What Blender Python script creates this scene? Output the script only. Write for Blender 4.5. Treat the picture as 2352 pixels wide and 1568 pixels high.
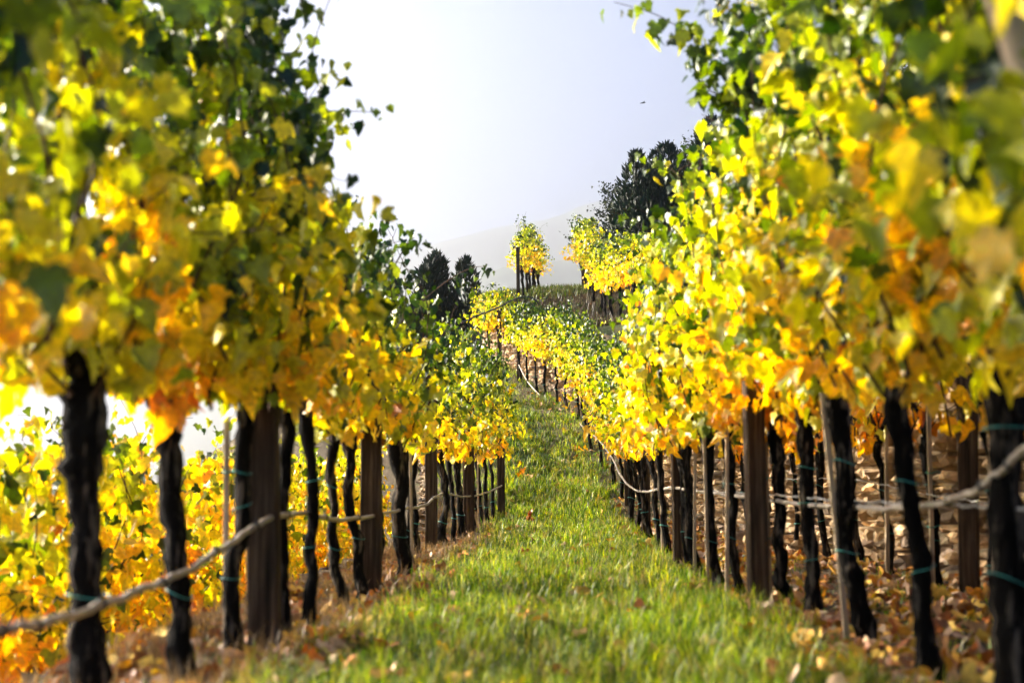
import bpy, math, random
import numpy as np
from mathutils import Vector

# ------------------------------------------------------------------ scene, camera, light
scene = bpy.context.scene
for o in list(bpy.data.objects):
    bpy.data.objects.remove(o, do_unlink=True)
COL = scene.collection
F = 3267.0                      # focal length in reference units (50 mm on a 36 mm gate)
HZ = 1110.0                     # eye level line
CAMZ = 0.75
PITCH = math.atan((HZ - 784.0) / F)
cam_d = bpy.data.cameras.new('camera')
cam = bpy.data.objects.new('camera', cam_d); COL.objects.link(cam)
cam.location = (0, 0, CAMZ)
cam.rotation_euler = (math.radians(90) + PITCH, 0, 0)
cam_d.lens = 50; cam_d.sensor_width = 36
cam_d.clip_start = 0.05; cam_d.clip_end = 12000
cam_d.dof.use_dof = True
cam_d.dof.focus_distance = 27.0
cam_d.dof.aperture_fstop = 2.0
cam_d.dof.aperture_blades = 9
scene.camera = cam

SUN_AZ = math.radians(-64)      # from +Y towards -X
SUN_EL = math.radians(20.5)
sdir = Vector((math.sin(SUN_AZ) * math.cos(SUN_EL), math.cos(SUN_AZ) * math.cos(SUN_EL), math.sin(SUN_EL)))
sl = bpy.data.lights.new('sun', 'SUN'); sl.energy = 5.0; sl.angle = math.radians(0.53); sl.color = (1.0, 0.90, 0.74)
so = bpy.data.objects.new('sun', sl); COL.objects.link(so)
so.rotation_euler = sdir.to_track_quat('Z', 'Y').to_euler()
so.location = (-20, 20, 20)

w = bpy.data.worlds.new('World'); scene.world = w; w.use_nodes = True
nt = w.node_tree; nt.nodes.clear()
sky = nt.nodes.new('ShaderNodeTexSky'); sky.sky_type = 'NISHITA'; sky.sun_disc = False
sky.sun_elevation = SUN_EL; sky.sun_rotation = SUN_AZ
sky.air_density = 0.3; sky.dust_density = 0.4; sky.ozone_density = 0.8
bg = nt.nodes.new('ShaderNodeBackground'); bg.inputs['Strength'].default_value = 0.05
wo = nt.nodes.new('ShaderNodeOutputWorld')
nt.links.new(sky.outputs[0], bg.inputs['Color']); nt.links.new(bg.outputs[0], wo.inputs[0])

scene.view_settings.view_transform = 'Standard'; scene.view_settings.look = 'None'
scene.view_settings.gamma = 1.0; scene.view_settings.exposure = 3.35
scene.render.engine = 'CYCLES'
scene.cycles.max_bounces = 7; scene.cycles.diffuse_bounces = 3; scene.cycles.transmission_bounces = 5
scene.cycles.glossy_bounces = 2; scene.cycles.volume_bounces = 1
scene.cycles.use_denoising = True
scene.cycles.sample_clamp_indirect = 6.0
HAZE_DENSITY = 0.0004

# ------------------------------------------------------------------ geometry of the place
rng = np.random.default_rng(11)
def pw(x, pts):
    return np.interp(x, [p[0] for p in pts], [p[1] for p in pts])
def smooth_table(pts, s=1.2):
    ys = np.arange(-40, 420, 0.25)
    v = np.interp(ys, [p[0] for p in pts], [p[1] for p in pts])
    k = np.exp(-0.5 * (np.arange(-12, 13) * 0.25 / s) ** 2); k /= k.sum()
    vp = np.pad(v, 12, mode='edge')
    return ys, np.convolve(vp, k, mode='valid')
_c = smooth_table([(-40, -1.43), (0, 0), (20, .716), (24, .72), (26, .62), (29, .41), (33, .25), (35.5, -.3), (38, -1.14), (41, -1.65), (46, -2.6), (60, -6), (90, -12), (400, -40)])
_b = smooth_table([(-40, 0), (0, 0), (19, 0), (24, .12), (26, .48), (29, 1.05), (33, 2.15), (35.5, 2.75), (38, 3.37), (41, 4.1), (46, 4.4), (52, 3.6), (70, 0), (150, -25), (400, -60)], .8)
_t = smooth_table([(-40, 1.5), (14, 1.5), (20, 1.6), (28, 2.9), (34, 4.35), (38, 4.85), (41, 5.1), (44.5, 6.6), (48, 7.1), (54, 7.2), (64, 6.0), (80, 2), (150, -18), (400, -50)], .8)
_w = smooth_table([(-40, 3.05), (10, 3.0), (13, 2.8), (18, 2.35), (24, 2.25), (36, 2.1), (40, 1.9), (60, 1.9), (400, 2)], .8)
def cx(y): return np.interp(y, *_c)
def zb(y): return np.interp(y, *_b)
def zt(y): return np.interp(y, *_t)
def wu(y): return np.interp(y, *_w)
LEDGE = -2.05
def H(x, y, side=0):
    """ground height; side breaks the tie at the wall"""
    x = np.asarray(x, float); y = np.asarray(y, float)
    u = x - cx(y)
    z = zb(y) + 0.02 * np.sin(x * 2.1 + y * .7) + .015 * np.sin(y * 1.9 - x) + .01 * np.sin(x * 5.3) * np.cos(y * 4.1)
    z = z - 0.03 * np.exp(-(u / .8) ** 2) + .05 * np.clip((u - 1.3) / 1.5, 0, 1)
    left = pw(u, [(-400, -75), (-150, -48), (-40, -14), (-10, -4.3), (-6, -2.0), (-4.8, -1.45), (LEDGE - .12, -1.35), (LEDGE, -0.04), (LEDGE + .3, 0), (500, 0)])
    z = z + left
    v = u - wu(y)
    r = zt(y) + np.clip(v, 0, 60) * pw(y, [(0, .20), (34, .22), (39, .08), (60, .05)]) + .06 * np.sin(x * 1.3) * np.sin(y * 1.1) * np.clip(v, 0, 1)
    return np.where(v > 0.12, r, z)
def cray(px, py, d):
    X = (px - 1176.0) / F * d; Y = (784.0 - py) / F * d
    return np.array([X, d * math.cos(PITCH) - Y * math.sin(PITCH), CAMZ + d * math.sin(PITCH) + Y * math.cos(PITCH)])
def onground(px, d):
    X = (px - 1176.0) / F * d
    return float(X), float(d), float(H(X, d))

# ------------------------------------------------------------------ materials
def new_mat(name):
    m = bpy.data.materials.new(name); m.use_nodes = True
    n = m.node_tree; n.nodes.clear()
    return m, n, n.nodes.new('ShaderNodeOutputMaterial')
def node(n, t, **kw):
    k = n.nodes.new(t)
    for a, b in kw.items():
        if a in k.inputs: k.inputs[a].default_value = b
        else: setattr(k, a, b)
    return k
def ramp(n, fac, stops):
    r = n.nodes.new('ShaderNodeValToRGB')
    e = r.color_ramp.elements
    while len(e) < len(stops): e.new(0.5)
    for k, (p, c) in enumerate(stops):
        e[k].position = p; e[k].color = (*c, 1)
    n.links.new(fac, r.inputs[0]); return r
def leaf_mat(name, trans=0.5, rough=.42, spec=.5, boost=1.25):
    m, n, out = new_mat(name)
    at = node(n, 'ShaderNodeAttribute', attribute_name='Col')
    tc = n.nodes.new('ShaderNodeNewGeometry')
    no = node(n, 'ShaderNodeTexNoise', Scale=45.0, Detail=3.0); n.links.new(tc.outputs['Position'], no.inputs['Vector'])
    hs = node(n, 'ShaderNodeHueSaturation')
    mr = node(n, 'ShaderNodeMapRange'); mr.inputs['From Min'].default_value = .3; mr.inputs['From Max'].default_value = .7
    mr.inputs['To Min'].default_value = .72; mr.inputs['To Max'].default_value = 1.2
    n.links.new(no.outputs[0], mr.inputs[0]); n.links.new(mr.outputs[0], hs.inputs['Value'])
    n.links.new(at.outputs['Color'], hs.inputs['Color'])
    p = node(n, 'ShaderNodeBsdfPrincipled', Roughness=rough)
    p.inputs['Specular IOR Level'].default_value = spec
    n.links.new(hs.outputs[0], p.inputs['Base Color'])
    g = node(n, 'ShaderNodeHueSaturation', Saturation=1.12, Value=boost); gm = node(n, 'ShaderNodeGamma', Gamma=1.3)
    n.links.new(hs.outputs[0], gm.inputs['Color']); n.links.new(gm.outputs[0], g.inputs['Color'])
    t = n.nodes.new('ShaderNodeBsdfTranslucent'); n.links.new(g.outputs[0], t.inputs['Color'])
    bp = node(n, 'ShaderNodeBump', Strength=.35, Distance=.01); n.links.new(no.outputs[0], bp.inputs['Height'])
    n.links.new(bp.outputs[0], p.inputs['Normal'])
    mx = node(n, 'ShaderNodeMixShader'); mx.inputs[0].default_value = trans
    n.links.new(p.outputs[0], mx.inputs[1]); n.links.new(t.outputs[0], mx.inputs[2]); n.links.new(mx.outputs[0], out.inputs[0])
    return m
def wood_mat(name, stops, sx=30, sz=3, rough=.85, bump=.6, dist=.01):
    m, n, out = new_mat(name)
    tc = n.nodes.new('ShaderNodeTexCoord'); mp = n.nodes.new('ShaderNodeMapping')
    mp.inputs['Scale'].default_value = (sx, sx, sz); n.links.new(tc.outputs['Object'], mp.inputs[0])
    oi = n.nodes.new('ShaderNodeObjectInfo'); va = node(n, 'ShaderNodeVectorMath', operation='SCALE'); va.inputs[0].default_value = (37, 21, 13)
    n.links.new(oi.outputs['Random'], va.inputs['Scale']); n.links.new(va.outputs[0], mp.inputs['Location'])
    no = node(n, 'ShaderNodeTexNoise', Scale=1.0, Detail=6.0, Roughness=.65); n.links.new(mp.outputs[0], no.inputs['Vector'])
    r = ramp(n, no.outputs[0], stops)
    p = node(n, 'ShaderNodeBsdfPrincipled', Roughness=rough); p.inputs['Specular IOR Level'].default_value = .06
    n.links.new(r.outputs[0], p.inputs['Base Color'])
    bp = node(n, 'ShaderNodeBump', Strength=bump, Distance=dist); n.links.new(no.outputs[0], bp.inputs['Height']); n.links.new(bp.outputs[0], p.inputs['Normal'])
    n.links.new(p.outputs[0], out.inputs[0]); return m
def plain_mat(name, c, rough=.6, c2=None, scale=20, spec=.4, bump=0):
    m, n, out = new_mat(name)
    p = node(n, 'ShaderNodeBsdfPrincipled', Roughness=rough); p.inputs['Specular IOR Level'].default_value = spec
    tc = n.nodes.new('ShaderNodeTexCoord')
    no = node(n, 'ShaderNodeTexNoise', Scale=float(scale), Detail=5.0); n.links.new(tc.outputs['Object'], no.inputs['Vector'])
    r = ramp(n, no.outputs[0], [(.3, c), (.7, c2 or c)]); n.links.new(r.outputs[0], p.inputs['Base Color'])
    if bump:
        bp = node(n, 'ShaderNodeBump', Strength=bump, Distance=.02); n.links.new(no.outputs[0], bp.inputs['Height']); n.links.new(bp.outputs[0], p.inputs['Normal'])
    n.links.new(p.outputs[0], out.inputs[0]); return m
def attr_mat(name, rough=.9, scale=14, lo=.6, hi=1.25, bump=.5, dist=.03, spec=.2):
    m, n, out = new_mat(name)
    at = node(n, 'ShaderNodeAttribute', attribute_name='Col')
    tc = n.nodes.new('ShaderNodeTexCoord')
    no = node(n, 'ShaderNodeTexNoise', Scale=float(scale), Detail=8.0, Roughness=.65); n.links.new(tc.outputs['Object'], no.inputs['Vector'])
    mr = node(n, 'ShaderNodeMapRange'); mr.inputs['From Min'].default_value = .3; mr.inputs['From Max'].default_value = .7
    mr.inputs['To Min'].default_value = lo; mr.inputs['To Max'].default_value = hi
    n.links.new(no.outputs[0], mr.inputs[0])
    hs = node(n, 'ShaderNodeHueSaturation'); n.links.new(mr.outputs[0], hs.inputs['Value']); n.links.new(at.outputs['Color'], hs.inputs['Color'])
    p = node(n, 'ShaderNodeBsdfPrincipled', Roughness=rough); p.inputs['Specular IOR Level'].default_value = spec
    n.links.new(hs.outputs[0], p.inputs['Base Color'])
    bp = node(n, 'ShaderNodeBump', Strength=bump, Distance=dist); n.links.new(no.outputs[0], bp.inputs['Height']); n.links.new(bp.outputs[0], p.inputs['Normal'])
    n.links.new(p.outputs[0], out.inputs[0]); return m

M_LEAF = leaf_mat('vine_leaf', .46, .38, .5, 1.35)
M_LITTER = leaf_mat('litter_leaf', .15, .6, .3, 1.0)
M_GRASS = leaf_mat('grass_blade', .42, .42, .4, 1.3)
M_TREELEAF = leaf_mat('tree_leaf', .25, .6, .3, 1.0)
M_BARK = wood_mat('vine_bark', [(.38, (.002, .0015, .001)), (.54, (.006, .0045, .0035)), (.67, (.14, .11, .08))], 24, 3.2, .9, 1.0, .03)  # near-black bark grain; the pale streaks paint in sunlit ridges
M_CANE = wood_mat('cane_bark', [(.3, (.03, .016, .010)), (.7, (.09, .05, .03))], 20, 10, .7, .2)
M_POST = wood_mat('post_wood', [(.3, (.012, .008, .005)), (.5, (.045, .029, .018)), (.72, (.13, .09, .058))], 34, 1.6, .85, .5, .006)
M_STAKE = wood_mat('stake_wood', [(.3, (.22, .16, .10)), (.7, (.55, .42, .28))], 50, 3, .8, .3, .004)
M_HOSE = plain_mat('hose_plastic', (.24, .19, .155), .45, (.40, .34, .28), 9, .4, .15)
M_BLACK = plain_mat('black_plastic', (.012, .012, .012), .4, (.025, .022, .02), 20)
M_WIRE = plain_mat('galvanised_wire', (.28, .27, .26), .4, (.4, .39, .37), 40)
M_TIE = plain_mat('tie_plastic', (.012, .13, .10), .45, (.05, .30, .24), 40)
M_STONE = attr_mat('wall_stone', .9, 13, .55, 1.3, .7, .03)
M_EARTH = plain_mat('wall_earth', (.012, .010, .008), 1, (.03, .024, .018), 6)
M_HILL = plain_mat('wooded_hill', (.05, .07, .035), 1, (.09, .10, .05), .01)

# ------------------------------------------------------------------ mesh helpers
def mesh_np(name, V, Fc, mats, col=None, mi=None, smooth=True):
    """Fc: list of (k-gon int arrays)"""
    me = bpy.data.meshes.new(name)
    V = np.asarray(V, np.float32)
    me.vertices.add(len(V)); me.vertices.foreach_set('co', V.ravel())
    tot = np.concatenate([np.full(len(f), f.shape[1], np.int32) for f in Fc])
    idx = np.concatenate([f.ravel() for f in Fc]).astype(np.int32)
    me.loops.add(len(idx)); me.loops.foreach_set('vertex_index', idx)
    me.polygons.add(len(tot))
    st = np.concatenate([[0], np.cumsum(tot)[:-1]]).astype(np.int32)
    me.polygons.foreach_set('loop_start', st); me.polygons.foreach_set('loop_total', tot)
    me.polygons.foreach_set('use_smooth', np.full(len(tot), smooth, bool))
    for m in mats: me.materials.append(m)
    if mi is not None: me.polygons.foreach_set('material_index', np.asarray(mi, np.int32))
    if col is not None:
        a = me.color_attributes.new('Col', 'FLOAT_COLOR', 'POINT')
        c = np.ones((len(V), 4), np.float32); c[:, :3] = col
        a.data.foreach_set('color', c.ravel())
    me.update(calc_edges=True); me.validate()
    return me
def link(name, me, parent=None, loc=None):
    o = bpy.data.objects.new(name, me); COL.objects.link(o)
    if parent is not None: o.parent = parent
    if loc is not None: o.location = loc
    return o
def tag(o, label=None, cat=None, group=None, kind=None):
    if label: o['label'] = label
    if cat: o['category'] = cat
    if group: o['group'] = group
    if kind: o['kind'] = kind
    return o
def tube(pts, rad, sides=8, cap=True, rough=0.0, r=None):
    """swept tube -> V, F(quads), F(tris)"""
    pts = np.asarray(pts, float); n = len(pts)
    rad = np.broadcast_to(np.asarray(rad, float), (n,))
    T = np.gradient(pts, axis=0); T /= np.linalg.norm(T, axis=1)[:, None] + 1e-9
    ref = np.array([0, 0, 1.0]) if abs(T[0][2]) < .8 else np.array([1.0, 0, 0])
    A = np.zeros_like(T)
    a = np.cross(T[0], ref); a /= np.linalg.norm(a)
    for i in range(n):
        a = a - T[i] * np.dot(a, T[i]); a /= np.linalg.norm(a) + 1e-9; A[i] = a
    B = np.cross(T, A)
    th = np.linspace(0, 2 * np.pi, sides, endpoint=False)
    rr = rad[:, None] * np.ones(sides)
    if rough and r is not None:
        ridge = 1 + rough * .6 * np.sin(th * 3 + r.uniform(0, 6))[None, :] * np.linspace(.4, 1, n)[:, None]
        rr = rr * ridge * (1 + rough * r.normal(0, .5, (n, sides)))
    V = pts[:, None, :] + rr[:, :, None] * (np.cos(th)[None, :, None] * A[:, None, :] + np.sin(th)[None, :, None] * B[:, None, :])
    V = V.reshape(-1, 3)
    i = np.arange(n - 1)[:, None]; j = np.arange(sides)[None, :]; j2 = (j + 1) % sides
    Q = np.stack([i * sides + j, i * sides + j2, (i + 1) * sides + j2, (i + 1) * sides + j], -1).reshape(-1, 4)
    Tn = np.zeros((0, 3), int)
    if cap:
        V = np.vstack([V, pts[0], pts[-1]]); c0 = n * sides
        jj = np.arange(sides); k = (jj + 1) % sides
        Tn = np.vstack([np.stack([np.full(sides, c0), k, jj], 1), np.stack([np.full(sides, c0 + 1), (n - 1) * sides + jj, (n - 1) * sides + k], 1)])
    return V, Q, Tn
class MB:
    def __init__(s): s.V = []; s.Q = []; s.T = []; s.n = 0
    def add(s, V, Q=None, T=None):
        s.V.append(V)
        if Q is not None and len(Q): s.Q.append(Q + s.n)
        if T is not None and len(T): s.T.append(T + s.n)
        s.n += len(V)
    def build(s, name, mat, parent=None, loc=None, smooth=True):
        V = np.vstack(s.V) - (np.array(loc) if loc is not None else 0)
        Fc = []
        if s.Q: Fc.append(np.vstack(s.Q))
        if s.T: Fc.append(np.vstack(s.T))
        return link(name, mesh_np(name, V, Fc, [mat], smooth=smooth), parent, loc)
def spline(pts, n):
    pts = np.asarray(pts, float); k = len(pts)
    P = np.vstack([2 * pts[0] - pts[1], pts, 2 * pts[-1] - pts[-2]])
    out = []
    for t in np.linspace(0, k - 1 - 1e-6, n):
        i = int(t); f = t - i; a, b, c, d = P[i:i + 4]
        out.append(.5 * (2 * b + (c - a) * f + (2 * a - 5 * b + 4 * c - d) * f * f + (3 * b - 3 * c + d - a) * f ** 3))
    return np.array(out)
def empty(name, loc):
    o = bpy.data.objects.new(name, None); COL.objects.link(o); o.location = loc; o.empty_display_size = .1; return o

# leaf templates ------------------------------------------------------------
def leaf_template(lod):
    if lod == 1:
        half = [(.10, -.06), (.24, -.10), (.36, -.02), (.50, .06), (.44, .22), (.60, .42), (.50, .52), (.36, .50), (.34, .66), (.22, .84), (.12, .90)]
        sinus = (0, .10); tip = (0, 1.06)
    elif lod == 2:
        half = [(.30, -.08), (.47, .12), (.56, .44), (.33, .54), (.24, .84)]
        sinus = (0, .08); tip = (0, 1.04)
    else:
        half = [(.38, -.02), (.50, .45), (.25, .78)]
        sinus = (0, .05); tip = (0, 1.0)
    out = [sinus] + half + [tip] + [(-x, y) for x, y in half[::-1]]
    P = np.array([(0, .36)] + out)
    P[:, 1] -= .05
    n = len(out)
    T = np.array([(0, 1 + i, 1 + (i + 1) % n) for i in range(n)])
    return P, T
TEMPL = {k: leaf_template(k) for k in (1, 2, 3)}
def leaves_mesh(P, tip, nor, size, colr, lod, r, edge=.32):
    """batch of leaves -> V, T, col"""
    tp, T = TEMPL[lod]; N = len(P); m = len(tp)
    tip = tip / (np.linalg.norm(tip, axis=1)[:, None] + 1e-9)
    nor = nor - tip * np.sum(nor * tip, 1)[:, None]; nor /= np.linalg.norm(nor, axis=1)[:, None] + 1e-9
    bi = np.cross(nor, tip)
    x = np.broadcast_to(tp[:, 0], (N, m)) * r.uniform(.85, 1.15, (N, 1)); y = np.broadcast_to(tp[:, 1], (N, m)) + r.normal(0, .035, (N, m))
    x = x + r.normal(0, .03, (N, m)) * (np.abs(x) > 0)
    k1 = r.normal(.3, .4, (N, 1)); k2 = r.normal(-.45, .4, (N, 1)); k3 = r.normal(0, .25, (N, 1))
    z = k1 * np.abs(x) + k2 * y * y + k3 * x + .05 * r.normal(0, 1, (N, m)) * (np.abs(x) > 0)
    V = P[:, None, :] + size[:, None, None] * (x[..., None] * bi[:, None, :] + y[..., None] * tip[:, None, :] + z[..., None] * nor[:, None, :])
    Tt = (T[None] + (np.arange(N) * m)[:, None, None]).reshape(-1, 3)
    col = np.repeat(colr[:, None, :], m, 1)
    ev = np.ones(m); ev[0] = 0
    mixa = (r.uniform(0, edge, (N, 1)) * ev[None, :])[..., None] * r.uniform(.2, 1, (N, m, 1))
    warm = np.stack([np.minimum(col[..., 0] * 1.35 + .05, .85), col[..., 1] * .9 + .02, col[..., 2] * .7], -1)
    col = col * (1 - mixa) + warm * mixa
    return V.reshape(-1, 3), Tt, col.reshape(-1, 3)
LC = [(0, (.012, .038, .006)), (.2, (.045, .088, .006)), (.38, (.20, .27, .010)), (.52, (.52, .53, .014)), (.66, (.84, .66, .018)), (.80, (.88, .50, .018)), (.93, (.80, .28, .025)), (1.0, (.22, .08, .03))]
def leafcol(t):
    t = np.clip(t, 0, 1); ps = [a for a, b in LC]
    return np.stack([np.interp(t, ps, [b[k] for a, b in LC]) for k in range(3)], -1)

# ------------------------------------------------------------------ the vine
def row_dir(y, d=.5):
    a = np.array([cx(y + d) - cx(y - d), 2 * d]); return a / np.linalg.norm(a)
def simulate_shoots(r, head, tan, top, nsh, half, lean, hang=.3, low=.95, across_w=.2, spread_top=1.0):
    acr = np.array([tan[1], -tan[0]])            # points to +u (camera right)
    shoots = []
    for k in range(nsh):
        s = r.uniform(-half, half)
        p = np.array([*(head[:2] + tan * s + acr * r.normal(0, .05)), head[2] + r.normal(.02, .05)])
        side = r.choice([-1, 1])
        hg = r.random() < hang
        Hs = (top - head[2]) * (r.uniform(.25, .7) if hg else r.uniform(.7, 1.08))
        step = .075; L = int(Hs / step) + (int(r.uniform(4, 12)) if hg else int(r.uniform(0, 6)))
        a = lean + r.normal(0, across_w) + (side * .45 if hg else 0)
        b = r.normal(0, .28)
        dirn = np.array([*(acr * a + tan * b), 1.0]); dirn /= np.linalg.norm(dirn)
        pts = [p.copy()]
        nup = Hs / step
        for i in range(L):
            dirn = dirn + np.array([r.normal(0, .10), r.normal(0, .10), r.normal(0, .05)])
            if i > nup * (.55 if hg else .8):
                dirn = dirn + np.array([*(acr * side * (.16 if hg else .07)), -.30 if hg else -.13])
            elif i > 3:
                dirn[2] += .08
                off = np.dot(p[:2] - head[:2] , acr) - lean * (p[2] - head[2])
                dirn[:2] -= acr * off * .25
            dirn /= np.linalg.norm(dirn)
            p = p + dirn * step
            if p[2] < low: break
            if abs(np.dot(p[:2] - head[:2], acr) - lean * (p[2] - head[2])) > .55: break
            pts.append(p.copy())
        if len(pts) > 3: shoots.append(np.array(pts))
    return shoots, acr
def crown_mesh(name, r, shoots, acr, head, top, lod, autumn, per=1.7, size=.098, fill=0, tan=None, half=.55, lowf=.0, sparse=1.0, lean=0, grad=.44):
    P = []; D = []; S = []
    mb = MB()
    for sh in shoots:
        n = len(sh)
        mb.add(*tube(sh[::2] if n > 5 else sh, np.linspace(.0068, .0024, len(sh[::2] if n > 5 else sh)), 4, False))
        for i in range(1, n):
            for q in range(int(r.poisson(per * sparse))):
                ang = r.uniform(0, 2 * np.pi); h = np.array([math.cos(ang), math.sin(ang), 0])
                P.append(sh[i] + h * r.uniform(.03, .13) + np.array([0, 0, r.uniform(-.06, .05)]))
                D.append(h); S.append(size * r.uniform(.62, 1.2) * (1 - .45 * (i / n) ** 3))
    if fill:
        s = r.uniform(-half, half, fill); zz = head[2] + lowf + (top - head[2] - lowf) * r.random(fill) ** .8 * .93
        w_ = .24 * np.sqrt(np.clip(1.08 - (zz - head[2]) / (top - head[2]), .15, 1))
        a = r.normal(0, 1, fill) * w_ + lean * (zz - head[2])
        base = np.array(head[:2])[None] + tan[None] * s[:, None] + acr[None] * a[:, None]
        ang = r.uniform(0, 2 * np.pi, fill)
        h = np.stack([np.cos(ang), np.sin(ang), np.zeros(fill)], 1); h[:, :2] += acr[None] * np.sign(a)[:, None] * .7
        P += list(np.column_stack([base, zz])); D += list(h / np.linalg.norm(h, axis=1)[:, None]); S += list(size * r.uniform(.65, 1.2, fill))
    P = np.array(P); D = np.array(D); S = np.array(S); N = len(P)
    tip = D * .45 + np.array([0, 0, -.85]) + r.normal(0, .32, (N, 3))
    nor = D + np.array([0, 0, .45]) + r.normal(0, .4, (N, 3))
    hf = np.clip((P[:, 2] - head[2] + .1) / (top - head[2]), 0, 1.1)
    cl = .13 * np.sin(P[:, 1] * 2.9 + P[:, 2] * 3.1 + P[:, 0] * 3 + 1.3 * np.sin(P[:, 1] * 1.1)) + .07 * np.sin(P[:, 2] * 7 - P[:, 1] * 6 + P[:, 0] * 4)
    t = autumn + .20 - grad * hf ** 1.1 + cl + r.normal(0, .075, N)
    t = np.where(t > .74, .74 + (t - .74) * .5, t)
    sp = r.random(N); t = np.where(sp < np.where(hf > .4, .16, .05), t - .36, t); t = np.where(sp > .97, t + .18, t)
    V, T, C = leaves_mesh(P, tip, nor, S, leafcol(t), lod, r)
    nl = len(V); cV = np.vstack(mb.V); cQ = np.vstack(mb.Q) + nl
    C = np.vstack([C, np.tile([.10, .06, .03], (len(cV), 1))])
    o = np.array([head[0], head[1], 0])
    mi = np.concatenate([np.zeros(len(T)), np.ones(len(cQ))])
    me = mesh_np(name, np.vstack([V, cV]) - o, [T, cQ], [M_LEAF, M_CANE], C, mi)
    return me
def make_vine(x, y, label, group, r, hh=1.08, top=2.65, rad=.036, topoff=(-.08, 0), lod=2, autumn=.5, nsh=18, half=.55, lean=0.0, fill=250,
              per=1.7, ties=1, wig=.025, sides=8, rings=11, hang=.3, low=.92, kink=None, tan=None, size=.098, lowf=0.0, aw=.2, shoots_extra=None, arms=2, grad=.44):
    z0 = float(H(x, y))
    g = empty('grape_vine', (x, y, z0))
    tag(g, label, 'grapevine', group)
    t = np.linspace(0, 1, rings)
    wx = wig * np.cumsum(r.normal(0, 1, rings)) * .6; wy = wig * np.cumsum(r.normal(0, 1, rings)) * .6
    wx -= wx[0] + (wx[-1] - wx[0]) * t; wy -= wy[0] + (wy[-1] - wy[0]) * t
    px = x + topoff[0] * t + wx; py = y + topoff[1] * t + wy
    if kink is not None:
        px = px + kink * np.exp(-((t - .08) / .12) ** 2)
    pz = z0 - .06 + (hh + .06) * t
    path = np.column_stack([px, py, pz])
    rr = rad * (1.0 + .45 * np.exp(-t * 11) + .30 * np.exp(-((1 - t) * 7) ** 2) + r.normal(0, .07, rings)) * np.interp(t, [0, .6, 1], [1.05, .92, .95])
    pp = spline(path, rings * 3 if y < 9 else rings * 2 - 1); r2 = np.interp(np.linspace(0, 1, len(pp)), t, rr) * (1 + r.normal(0, .07, len(pp)))
    mb = MB(); mb.add(*tube(pp, r2, sides + (4 if y < 9 else 0), True, .2, r)); loc = (x, y, z0)
    def part(mb_, nm, mat):
        return link(nm, mesh_np(nm, np.vstack(mb_.V) - np.array(loc), [np.vstack(mb_.Q)] + ([np.vstack(mb_.T)] if mb_.T else []), [mat]), g)
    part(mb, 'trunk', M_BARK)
    head = path[-1].copy()
    if tan is None: tan = row_dir(y)
    for k in range(arms):
        sg = 1 if k % 2 == 0 else -1
        L = half * r.uniform(.55, .95)
        a0 = head - np.array([0, 0, .05]); tt = np.linspace(0, 1, 6)
        q = a0[None] + np.column_stack([tan[0] * sg * L * tt, tan[1] * sg * L * tt, .05 + .22 * np.sin(tt * 1.9) + r.normal(0, .012, 6)])
        m2 = MB(); m2.add(*tube(q, np.linspace(rad * .75, rad * .28, 6), 6, True, .12, r)); part(m2, 'arm', M_BARK)
    sh, acr = simulate_shoots(r, head, tan, z0 + top, nsh, half, lean, hang, z0 + low, aw)
    if shoots_extra: sh += shoots_extra
    me = crown_mesh('crown', r, sh, acr, head, z0 + top, lod, autumn, per, size, fill, tan, half, lowf, 1.0, lean, grad)
    c = link('crown', me, g, (head[0] - x, head[1] - y, -z0))
    for k in range(ties):
        f = [.38, .72, .55][k % 3] + r.uniform(-.06, .06)
        i = f * (len(pp) - 1); c0 = pp[int(i)]
        th = np.linspace(0, 2 * np.pi, 13); R = rad * 1.2; tl = r.normal(0, .22)
        ring = np.column_stack([c0[0] + R * np.cos(th), c0[1] + R * np.sin(th), c0[2] + tl * R * np.cos(th) + .004 * np.sin(th * 2)])
        m3 = MB(); m3.add(*tube(ring, .0026 if y < 14 else .005, 5, False))
        e = ring[3] + np.array([0, 0, 0]); a = r.uniform(-.03, .03)
        m3.add(*tube(np.array([e, e + [a - .01, -.01, .012], e + [a * 1.6, -.012, -.02 + r.uniform(-.02, .03)]]), .0028, 4, False))
        part(m3, 'tie', M_TIE)
    return g, head
def box_np(cx_, cy_, sx, sy, z0, z1, r, seg=9, bev=.12, jit=.02, top_off=(0, 0)):
    """post of square section with chamfered corners"""
    b = bev
    prof = np.array([(-1 + b, -1), (1 - b, -1), (1, -1 + b), (1, 1 - b), (1 - b, 1), (-1 + b, 1), (-1, 1 - b), (-1, -1 + b)]) * .5
    t = np.linspace(0, 1, seg); V = []
    for k in t:
        s = 1 + r.normal(0, jit)
        V.append(np.column_stack([cx_ + top_off[0] * k + prof[:, 0] * sx * s, cy_ + top_off[1] * k + prof[:, 1] * sy * s, np.full(8, z0 + (z1 - z0) * k)]))
    V = np.vstack(V); i = np.arange(seg - 1)[:, None]; j = np.arange(8)[None]; j2 = (j + 1) % 8
    Q = np.stack([i * 8 + j, i * 8 + j2, (i + 1) * 8 + j2, (i + 1) * 8 + j], -1).reshape(-1, 4)
    V = np.vstack([V, [cx_ + top_off[0], cy_ + top_off[1], z1 + .004]]); c = len(V) - 1; jj = np.arange(8)
    T = np.stack([np.full(8, c), (seg - 1) * 8 + jj, (seg - 1) * 8 + (jj + 1) % 8], 1)
    return V, Q, T
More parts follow.
